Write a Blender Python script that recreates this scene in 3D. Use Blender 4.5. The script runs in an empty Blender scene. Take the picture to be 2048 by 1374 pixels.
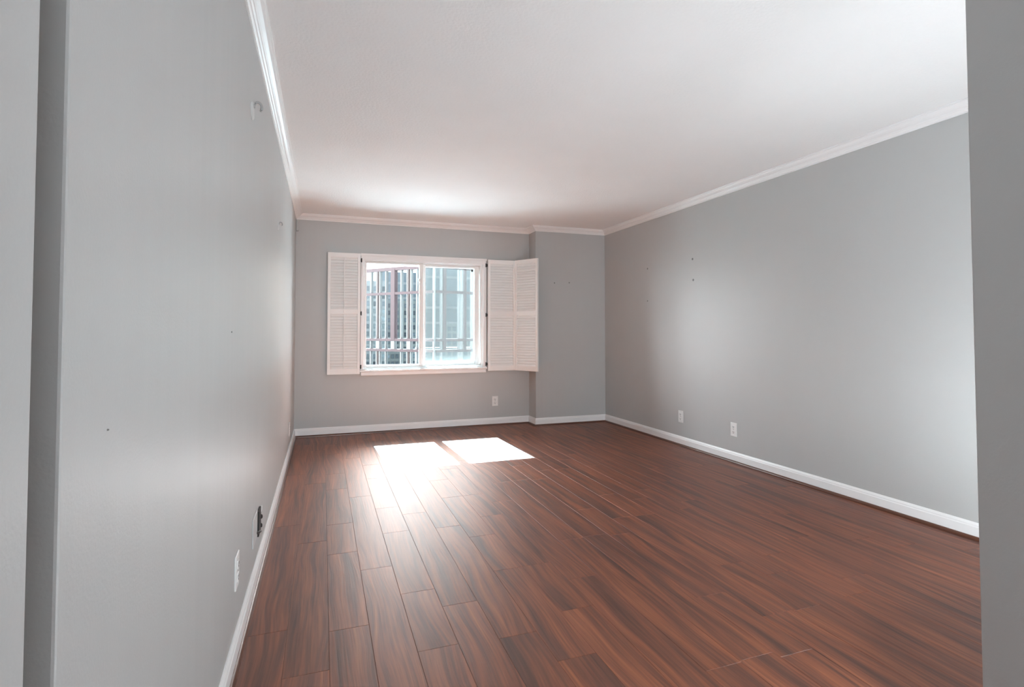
import bpy, bmesh, math, random
from mathutils import Vector, Matrix

random.seed(7)
S = bpy.context.scene
COL = S.collection
R = math.radians

# ------------------------------------------------------------------ camera
cam_d = bpy.data.cameras.new('camera')
cam = bpy.data.objects.new('camera', cam_d)
COL.objects.link(cam)
S.camera = cam
F_PX, CX, CY, IW, IH = 1094.854, 1044.591, 629.642, 2048, 1374
cam_d.sensor_fit = 'HORIZONTAL'
cam_d.sensor_width = 36.0
cam_d.lens = 36.0 * F_PX / IW
cam_d.shift_x = -(CX - IW / 2) / IW
cam_d.shift_y = -(IH / 2 - CY) / IW
cam_d.clip_start = 0.02
cam_d.clip_end = 2000
YAW, PITCH, ROLL, CAM_Z = R(20.0537), R(1.69322), R(0.06826), 1.15225
def unyaw(X, Y, Z):
    return Vector((X * math.cos(YAW) + Y * math.sin(YAW), -X * math.sin(YAW) + Y * math.cos(YAW), Z))
c_, s_ = math.cos(ROLL), math.sin(ROLL)
cb, sb = math.cos(PITCH), math.sin(PITCH)
right = unyaw(c_, sb * s_, -cb * s_)
up = unyaw(s_, -sb * c_, cb * c_)
fwd = unyaw(0, cb, sb)
M = Matrix((right, up, -fwd)).transposed().to_4x4()
M.translation = Vector((0, 0, CAM_Z))
cam.matrix_world = M

# ------------------------------------------------------------------ light, sky, exposure
S.view_settings.view_transform = 'Standard'
S.view_settings.look = 'None'
S.view_settings.gamma = 1.0
S.view_settings.use_curve_mapping = False
S.view_settings.exposure = 0.92
S.cycles.max_bounces = 16
S.cycles.diffuse_bounces = 10
S.cycles.glossy_bounces = 6
S.cycles.transparent_max_bounces = 24
S.cycles.sample_clamp_indirect = 6.0
S.cycles.caustics_reflective = False
S.cycles.caustics_refractive = False

SKY_STRENGTH = 0.44
SKY_LOBES = [(2, 42, 8, 27, 12.0, (0.97, 1.0, 1.0)), (-60, 13, 8, 31, 17.0, (0.90, 1.0, 1.05)), (58, 12, 8, 24, 7.0, (0.95, 1.0, 1.03))]   # azimuth, elevation, inner and outer radius, brightness, tint
SUN_STRENGTH = 100.0
REAR_FILL = 120.0
world = bpy.data.worlds.new('sky')
S.world = world
world.use_nodes = True
wn = world.node_tree.nodes
wl = world.node_tree.links
wn.clear()
w_out = wn.new('ShaderNodeOutputWorld')
w_bg = wn.new('ShaderNodeBackground')
w_sky = wn.new('ShaderNodeTexSky')
w_sky.sky_type = 'NISHITA'
w_sky.sun_disc = False
w_sky.sun_elevation = R(45)
w_sky.sun_rotation = R(2)
w_sky.air_density = 1.0
w_sky.dust_density = 4.0
w_hsv = wn.new('ShaderNodeHueSaturation')
w_hsv.inputs['Saturation'].default_value = 0.6
wl.new(w_sky.outputs[0], w_hsv.inputs['Color'])
wl.new(w_hsv.outputs[0], w_bg.inputs['Color'])
w_bg.inputs['Strength'].default_value = SKY_STRENGTH
# added sky lobes: one ahead for the floor reflection, two for the side walls
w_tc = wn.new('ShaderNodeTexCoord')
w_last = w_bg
for az, el, inner, outer, power, tint in SKY_LOBES:
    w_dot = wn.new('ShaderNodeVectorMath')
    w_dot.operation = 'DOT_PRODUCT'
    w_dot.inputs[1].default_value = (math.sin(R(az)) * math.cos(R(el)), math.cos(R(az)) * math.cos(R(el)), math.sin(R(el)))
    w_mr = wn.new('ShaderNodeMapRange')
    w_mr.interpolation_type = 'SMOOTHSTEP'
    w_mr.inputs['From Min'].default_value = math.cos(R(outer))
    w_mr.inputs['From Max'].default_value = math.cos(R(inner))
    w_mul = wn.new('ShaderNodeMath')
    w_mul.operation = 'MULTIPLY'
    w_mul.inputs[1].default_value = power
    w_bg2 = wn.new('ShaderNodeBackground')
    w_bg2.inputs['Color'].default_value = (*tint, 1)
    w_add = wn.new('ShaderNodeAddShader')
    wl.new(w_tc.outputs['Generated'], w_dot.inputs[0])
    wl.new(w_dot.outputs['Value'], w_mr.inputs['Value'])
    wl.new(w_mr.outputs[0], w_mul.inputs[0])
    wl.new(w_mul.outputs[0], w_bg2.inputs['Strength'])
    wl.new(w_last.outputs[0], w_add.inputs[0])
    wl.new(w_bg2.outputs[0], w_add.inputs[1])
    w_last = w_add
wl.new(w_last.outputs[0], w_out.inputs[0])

sun_d = bpy.data.lights.new('sun', 'SUN')
sun_d.energy = SUN_STRENGTH
sun_d.angle = R(0.45)
sun_d.color = (0.70, 1.0, 1.12)
sun = bpy.data.objects.new('sun', sun_d)
COL.objects.link(sun)
sun_dir = Vector((0.035, -1.0, -1.0)).normalized()
sun.rotation_euler = sun_dir.to_track_quat('-Z', 'Y').to_euler()
sun.location = (1, 12, 12)

portal_d = bpy.data.lights.new('window_portal', 'AREA')
portal_d.shape = 'RECTANGLE'
portal_d.size, portal_d.size_y = 1.42, 1.28
portal_d.cycles.is_portal = True
portal = bpy.data.objects.new('window_portal', portal_d)
COL.objects.link(portal)
portal.location = (1.14, 6.70, 1.355)
portal.rotation_euler = (R(-90), 0, 0)

rear_d = bpy.data.lights.new('rear_fill', 'AREA')  # added fill light, unseen behind the camera
rear_d.shape = 'RECTANGLE'
rear_d.size, rear_d.size_y = 1.45, 2.10
rear_d.energy = REAR_FILL
rear_d.color = (0.91, 1.0, 1.05)
rear = bpy.data.objects.new('rear_fill', rear_d)
COL.objects.link(rear)
rear.location = (0.575, -6.63, 1.20)
rear.rotation_euler = (R(90), 0, 0)

# ------------------------------------------------------------------ room numbers
XL, XR = -0.28114, 3.40029          # left and right wall faces
YB, YC, XC = 6.4538, 6.22544, 2.44719   # back wall, column front, column side
ZC = 2.44
Y0 = 0.75                           # the doorway the camera looks through
YH = -6.5                           # end of the open room behind the camera
RX0, RX1, RZ0, RZ1 = -0.15, 1.30, 0.15, 2.25   # opening made for the rear fill light

# ------------------------------------------------------------------ materials
def new_mat(name):
    m = bpy.data.materials.new(name)
    m.use_nodes = True
    nt = m.node_tree
    b = nt.nodes['Principled BSDF']
    return m, nt, b
def node(nt, t, **kw):
    n = nt.nodes.new(t)
    for k, v in kw.items():
        setattr(n, k, v)
    return n
def coords(nt, scale=(1, 1, 1)):
    tc = node(nt, 'ShaderNodeTexCoord')
    mp = node(nt, 'ShaderNodeMapping')
    mp.inputs['Scale'].default_value = scale
    nt.links.new(tc.outputs['Object'], mp.inputs['Vector'])
    return mp.outputs[0]
def paint(name, col, rough=0.5, spec=0.5, bump=0.0, bscale=150.0, var=0.02, wave=0.0):
    m, nt, b = new_mat(name)
    v = coords(nt)
    n = node(nt, 'ShaderNodeTexNoise')
    n.inputs['Scale'].default_value = 2.2
    n.inputs['Detail'].default_value = 3
    nt.links.new(v, n.inputs['Vector'])
    r = node(nt, 'ShaderNodeValToRGB')
    r.color_ramp.elements[0].position = 0.3
    r.color_ramp.elements[1].position = 0.7
    r.color_ramp.elements[0].color = tuple(max(0, c * (1 - var)) for c in col) + (1,)
    r.color_ramp.elements[1].color = tuple(min(1, c * (1 + var)) for c in col) + (1,)
    nt.links.new(n.outputs['Fac'], r.inputs['Fac'])
    nt.links.new(r.outputs[0], b.inputs['Base Color'])
    b.inputs['Roughness'].default_value = rough
    b.inputs['Specular IOR Level'].default_value = spec
    last = None
    if wave > 0:
        v2 = coords(nt, (3.0, 3.0, 0.12))
        w = node(nt, 'ShaderNodeTexNoise')
        w.inputs['Scale'].default_value = 2.0
        w.inputs['Detail'].default_value = 2
        nt.links.new(v2, w.inputs['Vector'])
        bw = node(nt, 'ShaderNodeBump')
        bw.inputs['Strength'].default_value = 1.0
        bw.inputs['Distance'].default_value = wave
        nt.links.new(w.outputs['Fac'], bw.inputs['Height'])
        last = bw
    if bump > 0:
        k = node(nt, 'ShaderNodeTexNoise')
        k.inputs['Scale'].default_value = bscale
        k.inputs['Detail'].default_value = 2
        nt.links.new(v, k.inputs['Vector'])
        bp = node(nt, 'ShaderNodeBump')
        bp.inputs['Strength'].default_value = 0.6
        bp.inputs['Distance'].default_value = bump
        nt.links.new(k.outputs['Fac'], bp.inputs['Height'])
        if last:
            nt.links.new(last.outputs[0], bp.inputs['Normal'])
        last = bp
    if last:
        nt.links.new(last.outputs[0], b.inputs['Normal'])
    return m

M_WALL = paint('grey_wall_paint', (0.49, 0.495, 0.492), 0.42, 0.5, 0.0006, 160, 0.012, 0.004)
M_CEIL = paint('white_ceiling_paint', (0.90, 0.90, 0.90), 0.8, 0.3, 0.004, 70, 0.012)
M_TRIM = paint('white_trim_paint', (0.87, 0.87, 0.87), 0.32, 0.5, 0, 100, 0.01)
M_SHUT = paint('white_shutter_paint', (0.90, 0.90, 0.89), 0.4, 0.5, 0, 100, 0.01)
M_VINYL = paint('white_vinyl', (0.88, 0.88, 0.87), 0.3, 0.5, 0, 100, 0.01)
M_PLATE = paint('white_plastic', (0.80, 0.80, 0.79), 0.3, 0.5, 0, 100, 0.01)
M_GREYPLATE = paint('grey_painted_plate', (0.58, 0.58, 0.575), 0.35, 0.5, 0, 100, 0.01)
M_SLOT = paint('dark_slot', (0.03, 0.03, 0.03), 0.6, 0.3)
M_HINGE = paint('black_hinge', (0.03, 0.028, 0.026), 0.4, 0.5)
M_HOLE = paint('grey_anchor', (0.20, 0.20, 0.20), 0.6, 0.3)
M_STEEL = paint('dull_steel', (0.35, 0.35, 0.35), 0.35, 0.6)
M_SHOE = paint('dark_wood_moulding', (0.10, 0.036, 0.020), 0.28, 0.5, 0, 100, 0.15)
M_GROOVE = paint('plank_groove', (0.035, 0.014, 0.009), 0.6, 0.3)
M_MAUVE = paint('mauve_steel', (0.078, 0.036, 0.037), 0.5, 0.4, 0, 10, 0.05)
M_BROWN = paint('brown_mullion', (0.072, 0.038, 0.032), 0.5, 0.4, 0, 10, 0.05)
M_WHITEBAR = paint('white_mullion', (0.25, 0.235, 0.22), 0.5, 0.4, 0, 10, 0.03)
M_CONC = paint('pale_facade', (0.235, 0.225, 0.215), 0.8, 0.2, 0, 10, 0.05)
M_CONC2 = paint('beige_facade', (0.175, 0.17, 0.155), 0.8, 0.2, 0, 10, 0.06)
M_DARKWIN = paint('dark_window_glass', (0.035, 0.04, 0.048), 0.15, 0.5, 0, 10, 0.4)
M_GREYWIN = paint('grey_window_glass', (0.10, 0.11, 0.12), 0.15, 0.5, 0, 10, 0.3)
M_BLUEGLASS = paint('blue_curtain_wall', (0.125, 0.14, 0.15), 0.2, 0.5, 0, 10, 0.08)
M_GROUND = paint('pale_pavement', (0.06, 0.06, 0.06), 0.9, 0.2, 0, 10, 0.1)
M_BOUNCE = paint('pale_bounce_slab', (0.80, 0.84, 0.84), 0.9, 0.2, 0, 10, 0.05)
M_DIMSTRIP = paint('grey_bounce_strip', (0.22, 0.22, 0.215), 0.9, 0.2, 0, 10, 0.2)
M_LAMPBASE = paint('white_lamp_metal', (0.8, 0.8, 0.8), 0.4, 0.5)

def thin_glass(name, tint=(1, 1, 1), refl=0.06, dust=0.0):
    m = bpy.data.materials.new(name)
    m.use_nodes = True
    nt = m.node_tree
    nt.nodes.clear()
    o = node(nt, 'ShaderNodeOutputMaterial')
    t = node(nt, 'ShaderNodeBsdfTransparent')
    t.inputs[0].default_value = (*tint, 1)
    g = node(nt, 'ShaderNodeBsdfGlossy')
    g.inputs['Roughness'].default_value = 0.02
    fr = node(nt, 'ShaderNodeFresnel')
    fr.inputs['IOR'].default_value = 1.22
    mx = node(nt, 'ShaderNodeMixShader')
    nt.links.new(fr.outputs[0], mx.inputs[0])
    nt.links.new(t.outputs[0], mx.inputs[1])
    nt.links.new(g.outputs[0], mx.inputs[2])
    last = mx
    if dust > 0:
        d = node(nt, 'ShaderNodeBsdfDiffuse')
        d.inputs[0].default_value = (0.75, 0.76, 0.74, 1)
        m2 = node(nt, 'ShaderNodeMixShader')
        m2.inputs[0].default_value = dust
        nt.links.new(mx.outputs[0], m2.inputs[1])
        nt.links.new(d.outputs[0], m2.inputs[2])
        last = m2
    nt.links.new(last.outputs[0], o.inputs[0])
    return m
M_GLASS = thin_glass('clear_glass')
M_OUTGLASS = thin_glass('pale_glass', (0.90, 0.95, 0.97))

def screen_mat():
    m = bpy.data.materials.new('insect_mesh')
    m.use_nodes = True
    nt = m.node_tree
    nt.nodes.clear()
    o = node(nt, 'ShaderNodeOutputMaterial')
    t = node(nt, 'ShaderNodeBsdfTransparent')
    d = node(nt, 'ShaderNodeBsdfDiffuse')
    d.inputs[0].default_value = (0.40, 0.41, 0.40, 1)
    mx = node(nt, 'ShaderNodeMixShader')
    mx.inputs[0].default_value = 0.24
    nt.links.new(t.outputs[0], mx.inputs[1])
    nt.links.new(d.outputs[0], mx.inputs[2])
    nt.links.new(mx.outputs[0], o.inputs[0])
    return m
M_SCREEN = screen_mat()

def wood_mat():
    m, nt, b = new_mat('red_brown_laminate')
    L = nt.links
    at = node(nt, 'ShaderNodeAttribute', attribute_name='plank')
    tc = node(nt, 'ShaderNodeTexCoord')
    # a shift of the grain per plank
    sc = node(nt, 'ShaderNodeVectorMath', operation='SCALE')
    sc.inputs[0].default_value = (13.7, 31.1, 7.3)
    L.new(at.outputs['Fac'], sc.inputs['Scale'])
    ad = node(nt, 'ShaderNodeVectorMath', operation='ADD')
    L.new(tc.outputs['Object'], ad.inputs[0])
    L.new(sc.outputs[0], ad.inputs[1])
    # slow sideways wander of the grain
    mw = node(nt, 'ShaderNodeMapping')
    mw.inputs['Scale'].default_value = (4.0, 1.3, 1)
    L.new(ad.outputs[0], mw.inputs[0])
    nw = node(nt, 'ShaderNodeTexNoise')
    nw.inputs['Scale'].default_value = 1.0
    nw.inputs['Detail'].default_value = 1
    L.new(mw.outputs[0], nw.inputs['Vector'])
    ws = node(nt, 'ShaderNodeVectorMath', operation='SCALE')
    cv = node(nt, 'ShaderNodeCombineXYZ')
    ms = node(nt, 'ShaderNodeMath', operation='MULTIPLY')
    ms.inputs[1].default_value = 0.10
    L.new(nw.outputs['Fac'], ms.inputs[0])
    L.new(ms.outputs[0], cv.inputs[0])
    ad2 = node(nt, 'ShaderNodeVectorMath', operation='ADD')
    L.new(ad.outputs[0], ad2.inputs[0])
    L.new(cv.outputs[0], ad2.inputs[1])
    # broad bands
    m1 = node(nt, 'ShaderNodeMapping')
    m1.inputs['Scale'].default_value = (22.0, 0.9, 1)
    L.new(ad2.outputs[0], m1.inputs[0])
    n1 = node(nt, 'ShaderNodeTexNoise')
    n1.inputs['Scale'].default_value = 1.0
    n1.inputs['Detail'].default_value = 5
    n1.inputs['Roughness'].default_value = 0.6
    n1.inputs['Distortion'].default_value = 0.3
    L.new(m1.outputs[0], n1.inputs['Vector'])
    r1 = node(nt, 'ShaderNodeValToRGB')
    e = r1.color_ramp.elements
    e[0].position, e[0].color = 0.30, (0.066, 0.026, 0.017, 1)
    e[1].position, e[1].color = 0.74, (0.315, 0.100, 0.043, 1)
    x = e.new(0.42); x.color = (0.125, 0.041, 0.023, 1)
    x = e.new(0.55); x.color = (0.205, 0.063, 0.029, 1)
    L.new(n1.outputs['Fac'], r1.inputs['Fac'])
    # fine streaks
    m2 = node(nt, 'ShaderNodeMapping')
    m2.inputs['Scale'].default_value = (120.0, 3.0, 1)
    L.new(ad2.outputs[0], m2.inputs[0])
    n2 = node(nt, 'ShaderNodeTexNoise')
    n2.inputs['Scale'].default_value = 1.0
    n2.inputs['Detail'].default_value = 3
    L.new(m2.outputs[0], n2.inputs['Vector'])
    mr = node(nt, 'ShaderNodeMapRange')
    mr.inputs['From Min'].default_value = 0.3
    mr.inputs['From Max'].default_value = 0.7
    mr.inputs['To Min'].default_value = 0.72
    mr.inputs['To Max'].default_value = 1.25
    L.new(n2.outputs['Fac'], mr.inputs['Value'])
    mu = node(nt, 'ShaderNodeMix', data_type='RGBA', blend_type='MULTIPLY')
    mu.inputs['Factor'].default_value = 1.0
    L.new(r1.outputs[0], mu.inputs['A'])
    L.new(mr.outputs[0], mu.inputs['B'])
    # tone of the plank
    tr = node(nt, 'ShaderNodeMapRange')
    tr.inputs['To Min'].default_value = 0.92
    tr.inputs['To Max'].default_value = 1.08
    L.new(at.outputs['Fac'], tr.inputs['Value'])
    mv = node(nt, 'ShaderNodeMix', data_type='RGBA', blend_type='MULTIPLY')
    mv.inputs['Factor'].default_value = 1.0
    L.new(mu.outputs['Result'], mv.inputs['A'])
    L.new(tr.outputs[0], mv.inputs['B'])
    L.new(mv.outputs['Result'], b.inputs['Base Color'])
    b.inputs['Roughness'].default_value = 0.46
    b.inputs['Specular IOR Level'].default_value = 0.6
    bp = node(nt, 'ShaderNodeBump')
    bp.inputs['Strength'].default_value = 0.35
    bp.inputs['Distance'].default_value = 0.0012
    L.new(n2.outputs['Fac'], bp.inputs['Height'])
    L.new(bp.outputs[0], b.inputs['Normal'])
    return m
M_WOOD = wood_mat()

def glow_mat(strength):
    m, nt, b = new_mat('fill_lamp_glow')
    b.inputs['Base Color'].default_value = (0.9, 0.9, 0.88, 1)
    b.inputs['Emission Color'].default_value = (0.90, 1.0, 1.05, 1)
    b.inputs['Emission Strength'].default_value = strength
    return m

# ------------------------------------------------------------------ helpers
def bx(bm, x0, x1, y0, y1, z0, z1, bevel=0.0, seg=2):
    r = bmesh.ops.create_cube(bm, size=1.0)
    vs = r['verts']
    for v in vs:
        v.co = Vector(((x0 + x1) / 2 + v.co.x * (x1 - x0), (y0 + y1) / 2 + v.co.y * (y1 - y0), (z0 + z1) / 2 + v.co.z * (z1 - z0)))
    if bevel > 0:
        es = list({e for v in vs for e in v.link_edges})
        bmesh.ops.bevel(bm, geom=es, offset=bevel, segments=seg, affect='EDGES', profile=0.5)
    return bm
def box(*a, **k):
    return bx(bmesh.new(), *a, **k)
def rot_new(bm, start, mat):
    bm.verts.ensure_lookup_table()
    for v in bm.verts[start:]:
        v.co = mat @ v.co
def tube(bm, pts, r, n=10, close=True):
    pts = [Vector(p) for p in pts]
    rings = []
    for i, p in enumerate(pts):
        d = (pts[min(i + 1, len(pts) - 1)] - pts[max(i - 1, 0)]).normalized()
        a = Vector((0, 0, 1)) if abs(d.z) < 0.9 else Vector((1, 0, 0))
        u = d.cross(a).normalized()
        w = d.cross(u)
        rr = r[i] if isinstance(r, (list, tuple)) else r
        rings.append([bm.verts.new(p + u * rr * math.cos(2 * math.pi * k / n) + w * rr * math.sin(2 * math.pi * k / n)) for k in range(n)])
    for A, B in zip(rings, rings[1:]):
        for k in range(n):
            bm.faces.new((A[k], A[(k + 1) % n], B[(k + 1) % n], B[k]))
    if close:
        bm.faces.new(rings[0][::-1])
        bm.faces.new(rings[-1])
    return bm
def lathe(bm, prof, axis_from, axis_to, n=24):
    """prof: (radius, distance along axis) pairs"""
    a = Vector(axis_from)
    d = (Vector(axis_to) - a).normalized()
    h = Vector((0, 0, 1)) if abs(d.z) < 0.9 else Vector((1, 0, 0))
    u = d.cross(h).normalized()
    w = d.cross(u)
    rings = []
    for r, t in prof:
        if r < 1e-6:
            rings.append([bm.verts.new(a + d * t)])
        else:
            rings.append([bm.verts.new(a + d * t + (u * math.cos(2 * math.pi * k / n) + w * math.sin(2 * math.pi * k / n)) * r) for k in range(n)])
    for A, B in zip(rings, rings[1:]):
        for k in range(n):
            q = [A[k % len(A)], A[(k + 1) % len(A)], B[(k + 1) % len(B)], B[k % len(B)]]
            q = list(dict.fromkeys(q))
            if len(q) > 2:
                bm.faces.new(q)
    return bm
def sweep(bm, prof, path):
    """prof: (out, z) pairs; path: (point xy, mitre direction xy scaled so that out=1 steps 1 from the wall)"""
    rows = []
    for (p, d) in path:
        rows.append([bm.verts.new((p[0] + d[0] * o, p[1] + d[1] * o, z)) for o, z in prof])
    n = len(prof)
    for A, B in zip(rows, rows[1:]):
        for k in range(n):
            bm.faces.new((A[k], A[(k + 1) % n], B[(k + 1) % n], B[k]))
    bm.faces.new(rows[0])
    bm.faces.new(rows[-1][::-1])
    return bm
def root_loc(p):
    while p is not None and p.parent is not None:
        p = p.parent
    return Vector(p.location) if p is not None else Vector((0, 0, 0))
def obj(name, bm, mat, parent=None, smooth=False, local=False, origin=None):
    """one mesh object; vertices are given in world coordinates (or, with local, in the thing's own)"""
    bmesh.ops.recalc_face_normals(bm, faces=bm.faces[:])
    off = Vector((0, 0, 0))
    if parent is not None and not local:
        off = root_loc(parent)
    if parent is None and origin is not None:
        off = Vector(origin)
    if off.length > 0:
        for v in bm.verts:
            v.co -= off
    me = bpy.data.meshes.new(name)
    bm.to_mesh(me)
    bm.free()
    for m in (mat if isinstance(mat, (list, tuple)) else [mat]):
        me.materials.append(m)
    if smooth:
        me.shade_smooth()
        try:
            me.set_sharp_from_angle(angle=R(40))
        except Exception:
            pass
    o = bpy.data.objects.new(name, me)
    COL.objects.link(o)
    if parent is not None:
        o.parent = parent
    elif origin is not None:
        o.location = origin
    return o
def struct(name, bm, mat, **k):
    o = obj(name, bm, mat, **k)
    o['kind'] = 'structure'
    return o
def empty(name, loc, rz=0.0):
    o = bpy.data.objects.new(name, None)
    o.empty_display_size = 0.05
    o.location = loc
    o.rotation_euler = (0, 0, rz)
    COL.objects.link(o)
    return o
def tag(o, label, cat, group=None):
    o['label'] = label
    o['category'] = cat
    if group:
        o['group'] = group
    return o
def copy_tree(o, parent=None):
    c = o.copy()
    COL.objects.link(c)
    if parent is not None:
        c.parent = parent
    for ch in [q for q in bpy.data.objects if q.parent == o]:
        copy_tree(ch, c)
    return c

# ------------------------------------------------------------------ room shell
# floor: laminate planks with fine bevelled joints on a dark base
PW, PL = 0.1497, 1.225
SEAMS = {-1: (2.33, 9), 0: (2.01, 9), 1: (2.26, 0.765), 2: (2.78, 9), 3: (2.47, 0.765), 4: (2.30, 9), 5: (1.99, 9), 6: (1.785, 0.765)}
bm = bmesh.new()
lay = bm.faces.layers.float.new('plank')
bx(bm, -0.7, XR + 0.25, YH - 0.2, YB + 0.15, -0.08, -0.0010)
for f in bm.faces:
    f.material_index = 1
rnd = random.Random(11)
for k in range(-5, 24):
    x0 = 0.033 + PW * (k - 1)
    x1 = x0 + PW
    if x0 > XR + 0.1 or x1 < -0.6:
        continue
    o, sub = SEAMS.get(k, (rnd.uniform(0, PL), rnd.choice((9, 9, 0.765))))
    ys = []
    n0 = math.floor((YH - o) / PL) - 1
    for i in range(n0, n0 + 14):
        ys.append(o + i * PL)
        if sub < PL:
            ys.append(o + i * PL + sub)
    ys.sort()
    for ya, yb in zip(ys, ys[1:]):
        ya2, yb2 = max(ya, YH - 0.1), min(yb, YB + 0.1)
        if yb2 - ya2 < 0.02:
            continue
        g, b_ = 0.0003, 0.0013
        lo = [bm.verts.new(c) for c in ((x0 + g, ya2 + g, -0.0009), (x1 - g, ya2 + g, -0.0009), (x1 - g, yb2 - g, -0.0009), (x0 + g, yb2 - g, -0.0009))]
        hi = [bm.verts.new(c) for c in ((x0 + b_, ya2 + b_, 0), (x1 - b_, ya2 + b_, 0), (x1 - b_, yb2 - b_, 0), (x0 + b_, yb2 - b_, 0))]
        val = rnd.random()
        fs = [bm.faces.new(hi)] + [bm.faces.new((lo[i], lo[(i + 1) % 4], hi[(i + 1) % 4], hi[i])) for i in range(4)]
        for f in fs:
            f[lay] = val
            f.material_index = 0
struct('floor', bm, [M_WOOD, M_GROOVE])

struct('ceiling', box(-0.7, XR + 0.25, YH - 0.2, YB + 0.15, ZC, ZC + 0.12), M_CEIL)

struct('wall_left', bx(bmesh.new(), -0.46, XL, 0.775, YB + 0.2, 0, ZC, bevel=0.004), M_WALL)
struct('wall_right', box(XR, XR + 0.15, YH, YB + 0.2, 0, ZC), M_WALL)
# back wall around the window hole
HX0, HX1, HZ0, HZ1 = 0.425, 1.855, 0.700, 1.985
YO = YB + 0.20
bm = bmesh.new()
bx(bm, XL, HX0, YB, YO, 0, ZC)
bx(bm, HX1, XR, YB, YO, 0, ZC)
bx(bm, HX0, HX1, YB, YO, 0, HZ0)
bx(bm, HX0, HX1, YB, YO, HZ1, ZC)
struct('wall_back', bm, M_WALL)
struct('wall_column', box(XC, XR, YC, YB, 0, ZC), M_WALL)
# the partition whose jamb closes the view on the right, and the hall behind the camera
bm = bmesh.new()
bx(bm, 1.478, 1.80, Y0 - 0.02, Y0 + 0.12, 0, ZC, bevel=0.003)
struct('wall_front', bm, M_WALL)
struct('wall_hall', bx(bmesh.new(), -0.46, -0.238, YH, 0.60, 0, ZC, bevel=0.006, seg=3), M_WALL)
# rear wall of the open room behind the camera, with an added opening for the fill light
bm = bmesh.new()
bx(bm, -0.46, RX0, YH - 0.15, YH, 0, ZC)
bx(bm, RX1, XR, YH - 0.15, YH, 0, ZC)
bx(bm, RX0, RX1, YH - 0.15, YH, 0, RZ0)
bx(bm, RX0, RX1, YH - 0.15, YH, RZ1, ZC)
struct('wall_rear', bm, M_WALL)
struct('wall_niche', box(-0.56, -0.46, 0.45, 0.95, 0, ZC), M_WALL)

# crown moulding, baseboards and shoe moulding
CROWN = [(0, ZC), (0.064, ZC), (0.064, ZC - 0.007), (0.056, ZC - 0.009), (0.053, ZC - 0.016), (0.046, ZC - 0.024), (0.034, ZC - 0.031),
         (0.026, ZC - 0.034), (0.023, ZC - 0.040), (0.017, ZC - 0.043), (0.013, ZC - 0.050), (0.006, ZC - 0.053), (0.006, ZC - 0.062), (0, ZC - 0.062)]
BASE = [(0, 0), (0.013, 0), (0.013, 0.068), (0.010, 0.074), (0.010, 0.080), (0.006, 0.089), (0.004, 0.0926), (0, 0.0926)]
SHOE = [(0.013, 0)] + [(0.013 + 0.013 * math.cos(a * math.pi / 12), 0.019 * math.sin(a * math.pi / 12)) for a in range(0, 7)]
PATHS = {
    'left': [((XL, 0.775), (1, 0)), ((XL, YB), (1, -1))],
    'back': [((XL, YB), (1, -1)), ((XC, YB), (-1, -1))],
    'column': [((XC, YB), (-1, -1)), ((XC, YC), (-1, -1)), ((XR, YC), (-1, -1))],
    'right': [((XR, YC), (-1, -1)), ((XR, Y0 + 0.12), (-1, 0))],
}
for i, (side, path) in enumerate(PATHS.items()):
    struct('trim_%d' % (i + 1), sweep(bmesh.new(), CROWN, path), M_TRIM)
    struct('baseboard_' + side, sweep(bmesh.new(), BASE, path), M_TRIM)
    struct('trim_%d' % (i + 5), sweep(bmesh.new(), SHOE, path), M_SHOE, smooth=True)

# ------------------------------------------------------------------ window
win = empty('window_1', (1.14, YB, HZ0))
win['kind'] = 'structure'
CY0 = YB - 0.028                    # room face of the casing
bm = bmesh.new()                    # casing around the opening
bx(bm, 0.404, 0.440, CY0, YB, 0.715, 2.030, bevel=0.004)
bx(bm, 1.837, 1.877, CY0, YB, 0.715, 2.030, bevel=0.004)
bx(bm, 0.440, 1.837, CY0, YB, 1.962, 2.030, bevel=0.004)
bx(bm, 0.400, 1.881, CY0 - 0.012, YB, 2.008, 2.034, bevel=0.004)
obj('casing', bm, M_TRIM, win)
bm = bmesh.new()                    # stool and apron below
bx(bm, 0.398, 1.884, CY0 - 0.024, YB, 0.690, 0.716, bevel=0.006)
bx(bm, 0.408, 1.874, CY0 - 0.008, YB, 0.650, 0.690, bevel=0.005)
obj('sill', bm, M_TRIM, win)
YF0, YF1 = YB + 0.002, 6.600
bm = bmesh.new()                    # vinyl frame in the hole
bx(bm, HX0, 0.444, YF0, YF1, HZ0, HZ1)
bx(bm, 1.818, HX1, YF0, YF1, HZ0, HZ1)
bx(bm, 0.444, 1.818, YF0, YF1, HZ0, 0.738)
bx(bm, 0.444, 1.818, YF0, YF1, 1.952, HZ1)
bx(bm, 0.444, 1.818, 6.58, YF1, 1.925, 1.953)
bx(bm, 0.444, 1.818, 6.513, 6.520, 0.738, 0.748)
obj('frame', bm, M_VINYL, win)
def sash(x0, x1, y0, y1, z0, z1, l, r, b, t):
    bm = bmesh.new()
    bx(bm, x0, x0 + l, y0, y1, z0, z1, bevel=0.004)
    bx(bm, x1 - r, x1, y0, y1, z0, z1, bevel=0.004)
    bx(bm, x0 + l, x1 - r, y0, y1, z0, z0 + b, bevel=0.004)
    bx(bm, x0 + l, x1 - r, y0, y1, z1 - t, z1, bevel=0.004)
    s = obj('sash', bm, M_VINYL, win)
    ym = (y0 + y1) / 2
    obj('glass', box(x0 + l - 0.004, x1 - r + 0.004, ym - 0.002, ym + 0.002, z0 + b - 0.004, z1 - t + 0.004), M_GLASS, s)
    return s
sl = sash(0.446, 1.118, 6.468, 6.510, 0.739, 1.950, 0.024, 0.048, 0.027, 0.020)
sr = sash(1.085, 1.816, 6.524, 6.566, 0.739, 1.950, 0.068, 0.060, 0.050, 0.028)
bm = bmesh.new()                    # latch on the sliding sash
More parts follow.
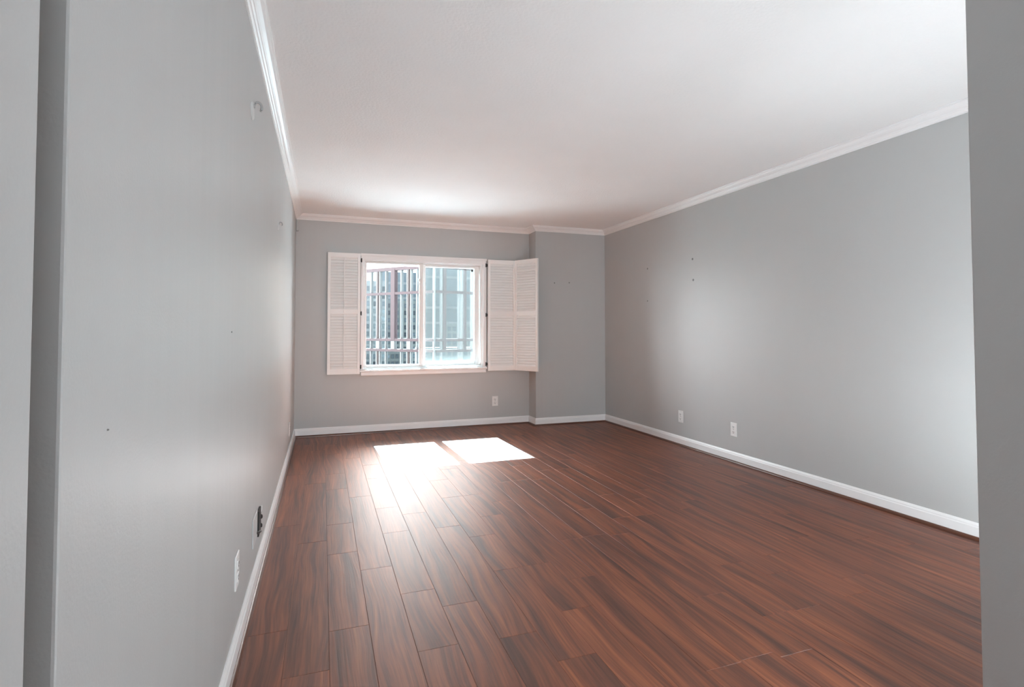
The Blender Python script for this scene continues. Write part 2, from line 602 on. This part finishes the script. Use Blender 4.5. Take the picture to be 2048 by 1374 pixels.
bx(bm, 1.066, 1.094, 6.452, 6.470, 1.715, 1.785, bevel=0.006)
bx(bm, 1.056, 1.076, 6.444, 6.462, 1.735, 1.770, bevel=0.005)
obj('latch', bm, M_VINYL, sl)
obj('knob', lathe(bmesh.new(), [(0.010, 0), (0.010, 0.008), (0.007, 0.014), (0, 0.016)], (1.095, 6.468, 0.949), (1.095, 6.0, 0.949), 16), M_VINYL, sl, smooth=True)
obj('screen', box(1.150, 1.760, 6.5755, 6.5765, 0.780, 1.930), M_SCREEN, win)
bm = bmesh.new()
for (a, b2, c, d) in ((1.122, 1.152, 0.739, 1.950), (1.757, 1.816, 0.739, 1.950), (1.152, 1.757, 0.739, 0.785), (1.152, 1.757, 1.922, 1.950)):
    bx(bm, a, b2, 6.570, 6.580, c, d)
obj('screen_frame', bm, M_VINYL, win)
obj('screen_tab', box(1.722, 1.750, 6.560, 6.5695, 1.885, 1.915, bevel=0.003), M_HINGE, win)

# added frame around the rear fill light, unseen behind the camera
rw = empty('rear_fill_frame', ((RX0 + RX1) / 2, YH, RZ0))
rw['kind'] = 'structure'
bm = bmesh.new()
for a, b2, c, d in ((RX0, RX0 + 0.05, RZ0, RZ1), (RX1 - 0.05, RX1, RZ0, RZ1), (RX0 + 0.05, RX1 - 0.05, RZ0, RZ0 + 0.05), (RX0 + 0.05, RX1 - 0.05, RZ1 - 0.05, RZ1), (0.55, 0.60, RZ0 + 0.05, RZ1 - 0.05)):
    bx(bm, a, b2, YH - 0.10, YH - 0.04, c, d, bevel=0.004)
obj('frame', bm, M_VINYL, rw)

# ------------------------------------------------------------------ plantation shutters
def shutter_panel(parent, base, ang, w, z0, z1, y_thick=0.024, rod=True, name='panel', tilt=62):
    """a louvred panel hinged at base (x, y), turned by ang about z; local x runs along the width, -y is the room"""
    T = Matrix.Translation((base[0], base[1], 0)) @ Matrix.Rotation(ang, 4, 'Z')
    st, zt, zb = 0.030, z1 - 0.050, z0 + 0.058
    zm = z0 + (z1 - z0) * 0.515
    bm = bmesh.new()
    bx(bm, 0, st, -y_thick, 0, z0, z1, bevel=0.002)
    bx(bm, w - st, w, -y_thick, 0, z0, z1, bevel=0.002)
    for a, b in ((z0, zb), (zm - 0.024, zm + 0.024), (zt, z1)):
        bx(bm, st, w - st, -y_thick + 0.001, -0.001, a, b, bevel=0.0015)
    rot_new(bm, 0, T)
    p = obj(name, bm, M_SHUT, parent)
    bm = bmesh.new()
    for a, b in ((zb, zm - 0.024), (zm + 0.024, zt)):
        n = max(1, round((b - a) / 0.0325))
        h = (b - a) / n
        for i in range(n):
            s = len(bm.verts)
            zc = a + h * (i + 0.5)
            bx(bm, st + 0.001, w - st - 0.001, -0.0195, 0.0195, -0.003, 0.003, bevel=0.0015)
            rot_new(bm, s, Matrix.Translation((0, -y_thick / 2, zc)) @ Matrix.Rotation(R(tilt), 4, 'X'))
    rot_new(bm, 0, T)
    obj('louvers', bm, M_SHUT, p)
    if rod:
        bm = bmesh.new()
        for a, b in ((zb + 0.01, zm - 0.03), (zm + 0.03, zt - 0.01)):
            bx(bm, w / 2 - 0.004, w / 2 + 0.004, -y_thick - 0.014, -y_thick - 0.007, a, b, bevel=0.0015)
        bx(bm, w / 2 - 0.006, w / 2 + 0.006, -y_thick - 0.010, -y_thick + 0.002, zm - 0.010, zm + 0.014, bevel=0.002)
        rot_new(bm, 0, T)
        obj('tilt_rod', bm, M_SHUT, p)
    return p
def hinge(parent, x, y, z, h=0.045, lw=0.020, side=1):
    bm = bmesh.new()
    tube(bm, [(x, y, z - h / 2), (x, y, z + h / 2)], 0.0065, 12)
    bx(bm, min(x, x + side * lw), max(x, x + side * lw), y + 0.001, y + 0.005, z - h / 2 + 0.006, z + h / 2 - 0.006)
    obj('hinge', bm, M_HINGE, parent, smooth=True)

SZ0, SZ1 = 0.668, 2.030
lsh = empty('window_shutter', (0.396, CY0 - 0.002, SZ0))
tag(lsh, 'white louvered shutter folded flat on the grey wall left of the window', 'shutter', 'window shutters')
# two leaves folded on one another against the wall
shutter_panel(lsh, (0.060, CY0 + 0.026), 0.0, 0.338, SZ0 + 0.006, SZ1 - 0.006, rod=False)
shutter_panel(lsh, (0.050, CY0 - 0.002), 0.0, 0.348, SZ0 + 0.004, SZ1 - 0.002, rod=True)
for z in (1.954, 1.353, 0.752):
    hinge(lsh, 0.409, CY0 - 0.008, z, side=-1, lw=0.014)
rsh = empty('window_shutter', (1.885, CY0 - 0.002, SZ0))
tag(rsh, 'white two-leaf louvered shutter right of the window, outer leaf swung into the room', 'shutter', 'window shutters')
shutter_panel(rsh, (1.895, CY0 + 0.004), 0.0, 0.355, SZ0, SZ1 - 0.004, rod=False)
shutter_panel(rsh, (2.256, CY0 - 0.020), R(-61), 0.362, SZ0, SZ1 - 0.004, rod=False)
for z in (1.955, 1.348, 0.751):
    hinge(rsh, 1.872, CY0 - 0.008, z, side=1, lw=0.030)

# ------------------------------------------------------------------ outlets and plates
def make_outlet():
    r = empty('wall_outlet', (0, 0, 0))
    obj('plate', bx(bmesh.new(), -0.0385, 0.0385, -0.007, 0, -0.060, 0.060, bevel=0.0035, seg=3), M_PLATE, r, local=True)
    for s in (-1, 1):
        zc = s * 0.0225
        rc = obj('receptacle', bx(bmesh.new(), -0.0165, 0.0165, -0.0095, -0.006, zc - 0.0145, zc + 0.0145, bevel=0.003, seg=3), M_PLATE, r, local=True)
        bm = bmesh.new()
        bx(bm, -0.0085, -0.0055, -0.0100, -0.0085, zc - 0.003, zc + 0.008)
        bx(bm, 0.0055, 0.0085, -0.0100, -0.0085, zc - 0.002, zc + 0.007)
        lathe(bm, [(0, 0), (0.0035, 0), (0.0035, 0.0015), (0, 0.0015)], (0, -0.0085, zc - 0.008), (0, -1, zc - 0.008), 12)
        obj('slots', bm, M_SLOT, rc, local=True)
    obj('screw', lathe(bmesh.new(), [(0.004, 0), (0.004, 0.001), (0.002, 0.002), (0, 0.0022)], (0, -0.007, 0), (0, -1, 0), 14), M_STEEL, r, local=True)
    return r
G = 'electrical outlets low on the walls'
OUT = [((1.996, YB, 0.294), 0, 'white outlet on the back wall under the right end of the window'),
       ((XR, 4.655, 0.290), R(-90), 'white outlet on the right wall, the one nearer the back corner'),
       ((XR, 3.900, 0.286), R(-90), 'white outlet on the right wall, the one farther from the back corner'),
       ((XL, 2.195, 0.305), R(90), 'white outlet on the left wall nearest the camera, below the open cable plate'),
       ((XL, 5.500, 0.250), R(90), 'faint white outlet far along the left wall beside the back corner')]
proto = make_outlet()
for i, (loc, rz, lab) in enumerate(OUT):
    o = proto if i == 0 else copy_tree(proto)
    o.location = loc
    o.rotation_euler = (0, 0, rz)
    tag(o, lab, 'outlet', G)

# open cable plate on the left wall
cp = empty('cable_plate', (XL, 2.80, 0.262))
tag(cp, 'open cable wall plate with dark slot and two bare screws on the left wall', 'wall plate')
obj('plate', bx(bmesh.new(), XL, XL + 0.006, 2.675, 2.835, 0.200, 0.325, bevel=0.002), M_GREYPLATE, cp)
obj('box_opening', bx(bmesh.new(), XL, XL + 0.010, 2.862, 2.955, 0.188, 0.305, bevel=0.002), M_SLOT, cp)['label'] = 'dark open box'
obj('bracket', bx(bmesh.new(), XL, XL + 0.012, 2.945, 2.985, 0.278, 0.300, bevel=0.002), M_PLATE, cp)
for y, z in ((3.062, 0.222), (3.050, 0.182)):
    obj('screw', lathe(bmesh.new(), [(0.011, 0), (0.011, 0.003), (0.007, 0.007), (0, 0.008)], (XL, y, z), (1, y, z), 14), M_HINGE, cp, smooth=True)
obj('cable_nub', tube(bmesh.new(), [(XL, 2.815, 0.222), (XL + 0.012, 2.825, 0.222), (XL + 0.016, 2.865, 0.214)], 0.006, 10), M_HINGE, cp, smooth=True)

# hooks and anchors left in the left wall
def hook(y, z, s, lab):
    h = empty('wall_hook', (XL, y, z))
    tag(h, lab, 'hook', 'small hooks left in the left wall')
    obj('back_plate', lathe(bmesh.new(), [(0.026 * s, 0), (0.026 * s, 0.002 * s), (0.022 * s, 0.005 * s), (0, 0.006 * s)], (XL, y, z), (1, y, z), 20), M_GREYPLATE, h, smooth=True)
    pts = []
    for k in range(13):
        a = R(-100 + k * 20)
        pts.append((XL + 0.006 * s + (0.010 + 0.010 * math.sin(a)) * s, y, z + 0.012 * s + 0.014 * s * math.cos(a)))
    obj('hook_arm', tube(bmesh.new(), pts, 0.0035 * s, 10), M_STEEL, h, smooth=True)
hook(2.470, 2.058, 1.45, 'small grey wall hook high on the left wall below the crown moulding')
hook(3.923, 1.846, 1.0, 'tiny pale wall hook farther along the left wall toward the window')
bm = bx(bmesh.new(), XL, XL + 0.028, YB - 0.055, YB - 0.012, 2.245, 2.368, bevel=0.009, seg=3)
o = obj('curtain_bracket', bm, M_WALL, origin=(XL, YB - 0.03, 2.245))
tag(o, 'small grey painted bracket in the back left corner under the crown moulding', 'bracket')

def anchor(loc, axis, r, lab, grp):
    a = Vector(loc)
    bm = lathe(bmesh.new(), [(r, 0), (r, 0.0008), (r * 0.72, 0.0022), (r * 0.5, 0.0016), (r * 0.4, 0.0004), (0, 0.0004)], a, a + Vector(axis), 16)
    tag(obj('wall_anchor', bm, M_HOLE, smooth=True, origin=loc), lab, 'wall anchor', grp)
G = 'dark screw anchors left in the walls'
anchor((XR, 5.240, 1.845), (-1, 0, 0), 0.010, 'dark screw anchor on the right wall, upper one nearer the back corner', G)
anchor((XR, 5.245, 1.485), (-1, 0, 0), 0.008, 'faint screw anchor on the right wall, lowest one near the back corner', G)
anchor((XR, 4.449, 1.855), (-1, 0, 0), 0.012, 'dark screw anchor on the right wall, upper of the pair nearer the camera', G)
anchor((XR, 4.441, 1.649), (-1, 0, 0), 0.012, 'dark screw anchor on the right wall, lower of the pair nearer the camera', G)
anchor((2.698, YC, 1.747), (0, -1, 0), 0.008, 'faint screw anchor on the column face, left one beside the shutter leaf', G)
anchor((2.899, YC, 1.756), (0, -1, 0), 0.008, 'faint screw anchor on the column face, right one away from the shutter', G)
anchor((XL, 0.921, 1.015), (1, 0, 0), 0.0014, 'tiny dark nail spot on the left wall near the hall end', G)
anchor((XL, 2.022, 1.150), (1, 0, 0), 0.0028, 'tiny nail spot at mid height of the left wall', G)

# ------------------------------------------------------------------ added fill lamps, out of view
HALL_FILL_GLOW = 45
CORNER_FILL_GLOW = 140
def hall_fill_lamp(x, y, glow, lab):
    l = empty('hall_fill_lamp', (x, y, ZC))
    tag(l, lab, 'fill lamp', 'added fill lamps')
    obj('lamp_base', lathe(bmesh.new(), [(0, 0), (0.15, 0), (0.15, 0.02), (0.135, 0.028), (0, 0.028)], (x, y, ZC), (x, y, 0), 32), M_LAMPBASE, l, smooth=True)
    obj('lamp_shade', lathe(bmesh.new(), [(0.13, 0.029), (0.125, 0.05), (0.10, 0.072), (0.06, 0.085), (0, 0.09)], (x, y, ZC), (x, y, 0), 32), glow_mat(glow), l, smooth=True)
hall_fill_lamp(0.25, -0.9, HALL_FILL_GLOW, 'added fill lamp, white flush dome on the hall ceiling, out of view')  # added lamp, unseen; brightens the jamb and hall wall
# added fill lamp hidden behind the jamb: glowing dome, dish keeps it off the floor
LX, LY = 2.27, 1.07
fl = empty('corner_fill_lamp', (LX, LY, 0))
tag(fl, 'added low white fill uplight hidden behind the right door jamb', 'floor lamp')
obj('base', lathe(bmesh.new(), [(0, 0), (0.11, 0), (0.11, 0.012), (0.03, 0.022), (0, 0.022)], (LX, LY, 0), (LX, LY, 1), 32), M_LAMPBASE, fl, smooth=True)
obj('pole', tube(bmesh.new(), [(LX, LY, 0.02), (LX, LY, 0.28)], 0.012, 14), M_LAMPBASE, fl, smooth=True)
obj('dish', lathe(bmesh.new(), [(0, 0.27), (0.10, 0.275), (0.19, 0.325), (0.186, 0.33), (0.10, 0.283), (0, 0.28)], (LX, LY, 0), (LX, LY, 1), 32), M_LAMPBASE, fl, smooth=True)
obj('lamp_shade', lathe(bmesh.new(), [(0.06, 0.285), (0.10, 0.32), (0.11, 0.37), (0.09, 0.43), (0.05, 0.465), (0, 0.475)], (LX, LY, 0), (LX, LY, 1), 32), glow_mat(CORNER_FILL_GLOW), fl, smooth=True)

# ------------------------------------------------------------------ outside
GZ = -12.0
o = struct('ground', box(-150, 250, 12, 420, GZ - 0.5, GZ), M_GROUND)
struct('dim_bounce_strip', box(-9, 12, YO + 0.02, 8.9, -0.80, -0.50), M_DIMSTRIP)  # added out of sight; darker strip that weakens the steepest bounce
struct('bounce_slab', box(-9, 12, 8.9, 16.5, -0.75, -0.45), M_BOUNCE)  # added out of sight; reflects sunlight up through the window onto the ceiling
# glazed pavilion with mauve frame, two facets meeting at a convex corner
A0, A1, A2 = Vector((2.17 - 2.74, 29.4 + 3.23)), Vector((5.05, 26.0)), Vector((7.2 + 1.4, 26.6 + 0.39))
def face_point(px, A, B):
    """where the sight line through image column px meets the facet"""
    X = (px - CX) / F_PX
    d = unyaw(X, cb, 0)
    d2 = Vector((d.x, d.y))
    e = B - A
    det = d2.x * -e.y - d2.y * -e.x
    t = (A.x * -e.y - A.y * -e.x) / det
    return d2 * t
pav = empty('glazed_pavilion', (5.05, 26.0, GZ))
tag(pav, 'glazed pavilion with mauve steel frame and white mullions outside the window', 'building')
def beam(a, b, z, h, t, name, mat, parent=pav):
    d = (b - a).normalized()
    n = Vector((d.y, -d.x))
    if n.y > 0:
        n = -n
    bm = bmesh.new()
    q = [a + n * t / 2, b + n * t / 2, b - n * t / 2, a - n * t / 2]
    lo = [bm.verts.new((p.x, p.y, z - h / 2)) for p in q]
    hi = [bm.verts.new((p.x, p.y, z + h / 2)) for p in q]
    bm.faces.new(lo[::-1]); bm.faces.new(hi)
    for i in range(4):
        bm.faces.new((lo[i], lo[(i + 1) % 4], hi[(i + 1) % 4], hi[i]))
    return obj(name, bm, mat, parent)
def post(p, w, z0, z1, A, B, name, mat, t=0.16):
    d = (B - A).normalized()
    return beam(p - d * w / 2, p + d * w / 2, (z0 + z1) / 2, z1 - z0, t, name, mat)
ZT, ZM, ZL, ZS = 4.27, 3.04, 0.72, 0.20
for A, B in ((A0, A1), (A1, A2)):
    for z, h in ((ZT, 0.17), (ZM, 0.13), (ZL, 0.13), (ZS, 0.13), (-2.9, 0.13), (-3.45, 0.13), (-6.6, 0.13), (-7.1, 0.13)):
        beam(A, B, z, h, 0.22, 'beam', M_MAUVE)
    beam(A + (B - A) * 0.001, B - (B - A) * 0.001, (ZT + GZ) / 2, ZT - GZ, 0.03, 'glazing', M_OUTGLASS)
for px in (685, 698, 712, 727, 743.4, 755, 761, 773, 803.5, 816, 823, 835, 847):
    post(face_point(px, A0, A1), 0.065, GZ, ZT - 0.08, A0, A1, 'mullion', M_WHITEBAR)
for px in (757.8, 819.5):
    post(face_point(px, A0, A1), 0.06, GZ, ZT - 0.08, A0, A1, 'mullion', M_BROWN, 0.19)
post(face_point(788, A0, A1), 0.25, ZL, ZT, A0, A1, 'post', M_MAUVE, 0.24)
for px, w in ((758.5, 0.22), (788, 0.22), (820, 0.22)):
    post(face_point(px, A0, A1), w, ZS + 0.06, ZL - 0.06, A0, A1, 'spandrel_panel', M_WHITEBAR, 0.21)
for px in (868, 882, 917, 923, 943):
    post(face_point(px, A1, A2), 0.07, GZ, ZT - 0.08, A1, A2, 'mullion', M_WHITEBAR)
post(face_point(887.5, A1, A2), 0.16, ZS, ZT, A1, A2, 'post', M_MAUVE, 0.24)
post(face_point(928.5, A1, A2), 0.13, ZS, ZT, A1, A2, 'post', M_MAUVE, 0.22)

# office blocks far behind it
def block(name, px0, px1, Y, depth, ztop, wallmat, rows, cols, wz, ww, zfirst, step, winmat, lab, bands=False, dark=None):
    def xat(px):
        d = unyaw((px - CX) / F_PX, cb, 0)
        return d.x / d.y * Y
    x0, x1 = xat(px0), xat(px1)
    t = empty(name, ((x0 + x1) / 2, Y, GZ))
    tag(t, lab, 'building', 'far buildings outside the window')
    obj('wall', box(x0, x1, Y, Y + depth, GZ, ztop), wallmat, t)
    rr = random.Random(px0)
    if bands:
        for i in range(rows):
            z = zfirst - i * step
            obj('floor_band', box(x0 - 0.2, x1 + 0.2, Y - 0.5, Y, z - bands / 2, z + bands / 2), M_CONC, t)
    else:
        cw = (x1 - x0) / cols
        proto_w = {}
        for i in range(rows):
            for j in range(cols):
                mm = winmat if rr.random() < 0.6 else M_GREYWIN
                zc, xc = zfirst - i * step, x0 + cw * (j + 0.5)
                if mm not in proto_w:
                    proto_w[mm] = obj('window', box(-cw * ww / 2, cw * ww / 2, -0.25, 0.05, -wz / 2, wz / 2), mm, t, local=True)
                    w_ = proto_w[mm]
                else:
                    w_ = proto_w[mm].copy()
                    COL.objects.link(w_)
                w_.location = (xc - (x0 + x1) / 2, 0, zc - GZ)
    return t
block('office_building', 675, 773, 200, 5, 19.0, M_CONC, 15, 6, 1.7, 0.66, 16.2, 2.66, M_DARKWIN, 'white office block with rows of dark windows, leftmost beyond the pavilion')
block('office_building', 773, 840, 170, 3, 10.5, M_CONC2, 12, 8, 1.3, 0.62, 8.9, 2.2, M_DARKWIN, 'pale office block of many small windows, middle one beyond the pavilion')
block('glass_building', 842, 985, 320, 20, 80.0, M_BLUEGLASS, 10, 1, 1, 1, 60.0, 9.0, M_GREYWIN, 'tall pale blue glass tower with white floor bands seen through the right pane', bands=1.3)
block('office_building', 836, 990, 90, 3, -1.6, M_CONC2, 3, 14, 0.8, 0.55, -2.5, 1.4, M_GREYWIN, 'low grey block at the bottom of the right pane, behind the pavilion')
block('glass_building', 762, 842, 300, 20, 33.0, M_BLUEGLASS, 5, 1, 1, 1, 27.0, 8.0, M_GREYWIN, 'low pale blue glass tower behind the middle block, left of the taller one', bands=1.2)
block('office_building', 893, 985, 150, 3, 3.2, M_CONC2, 6, 9, 1.2, 0.6, 1.8, 2.0, M_GREYWIN, 'low beige office block, rightmost beyond the pavilion')
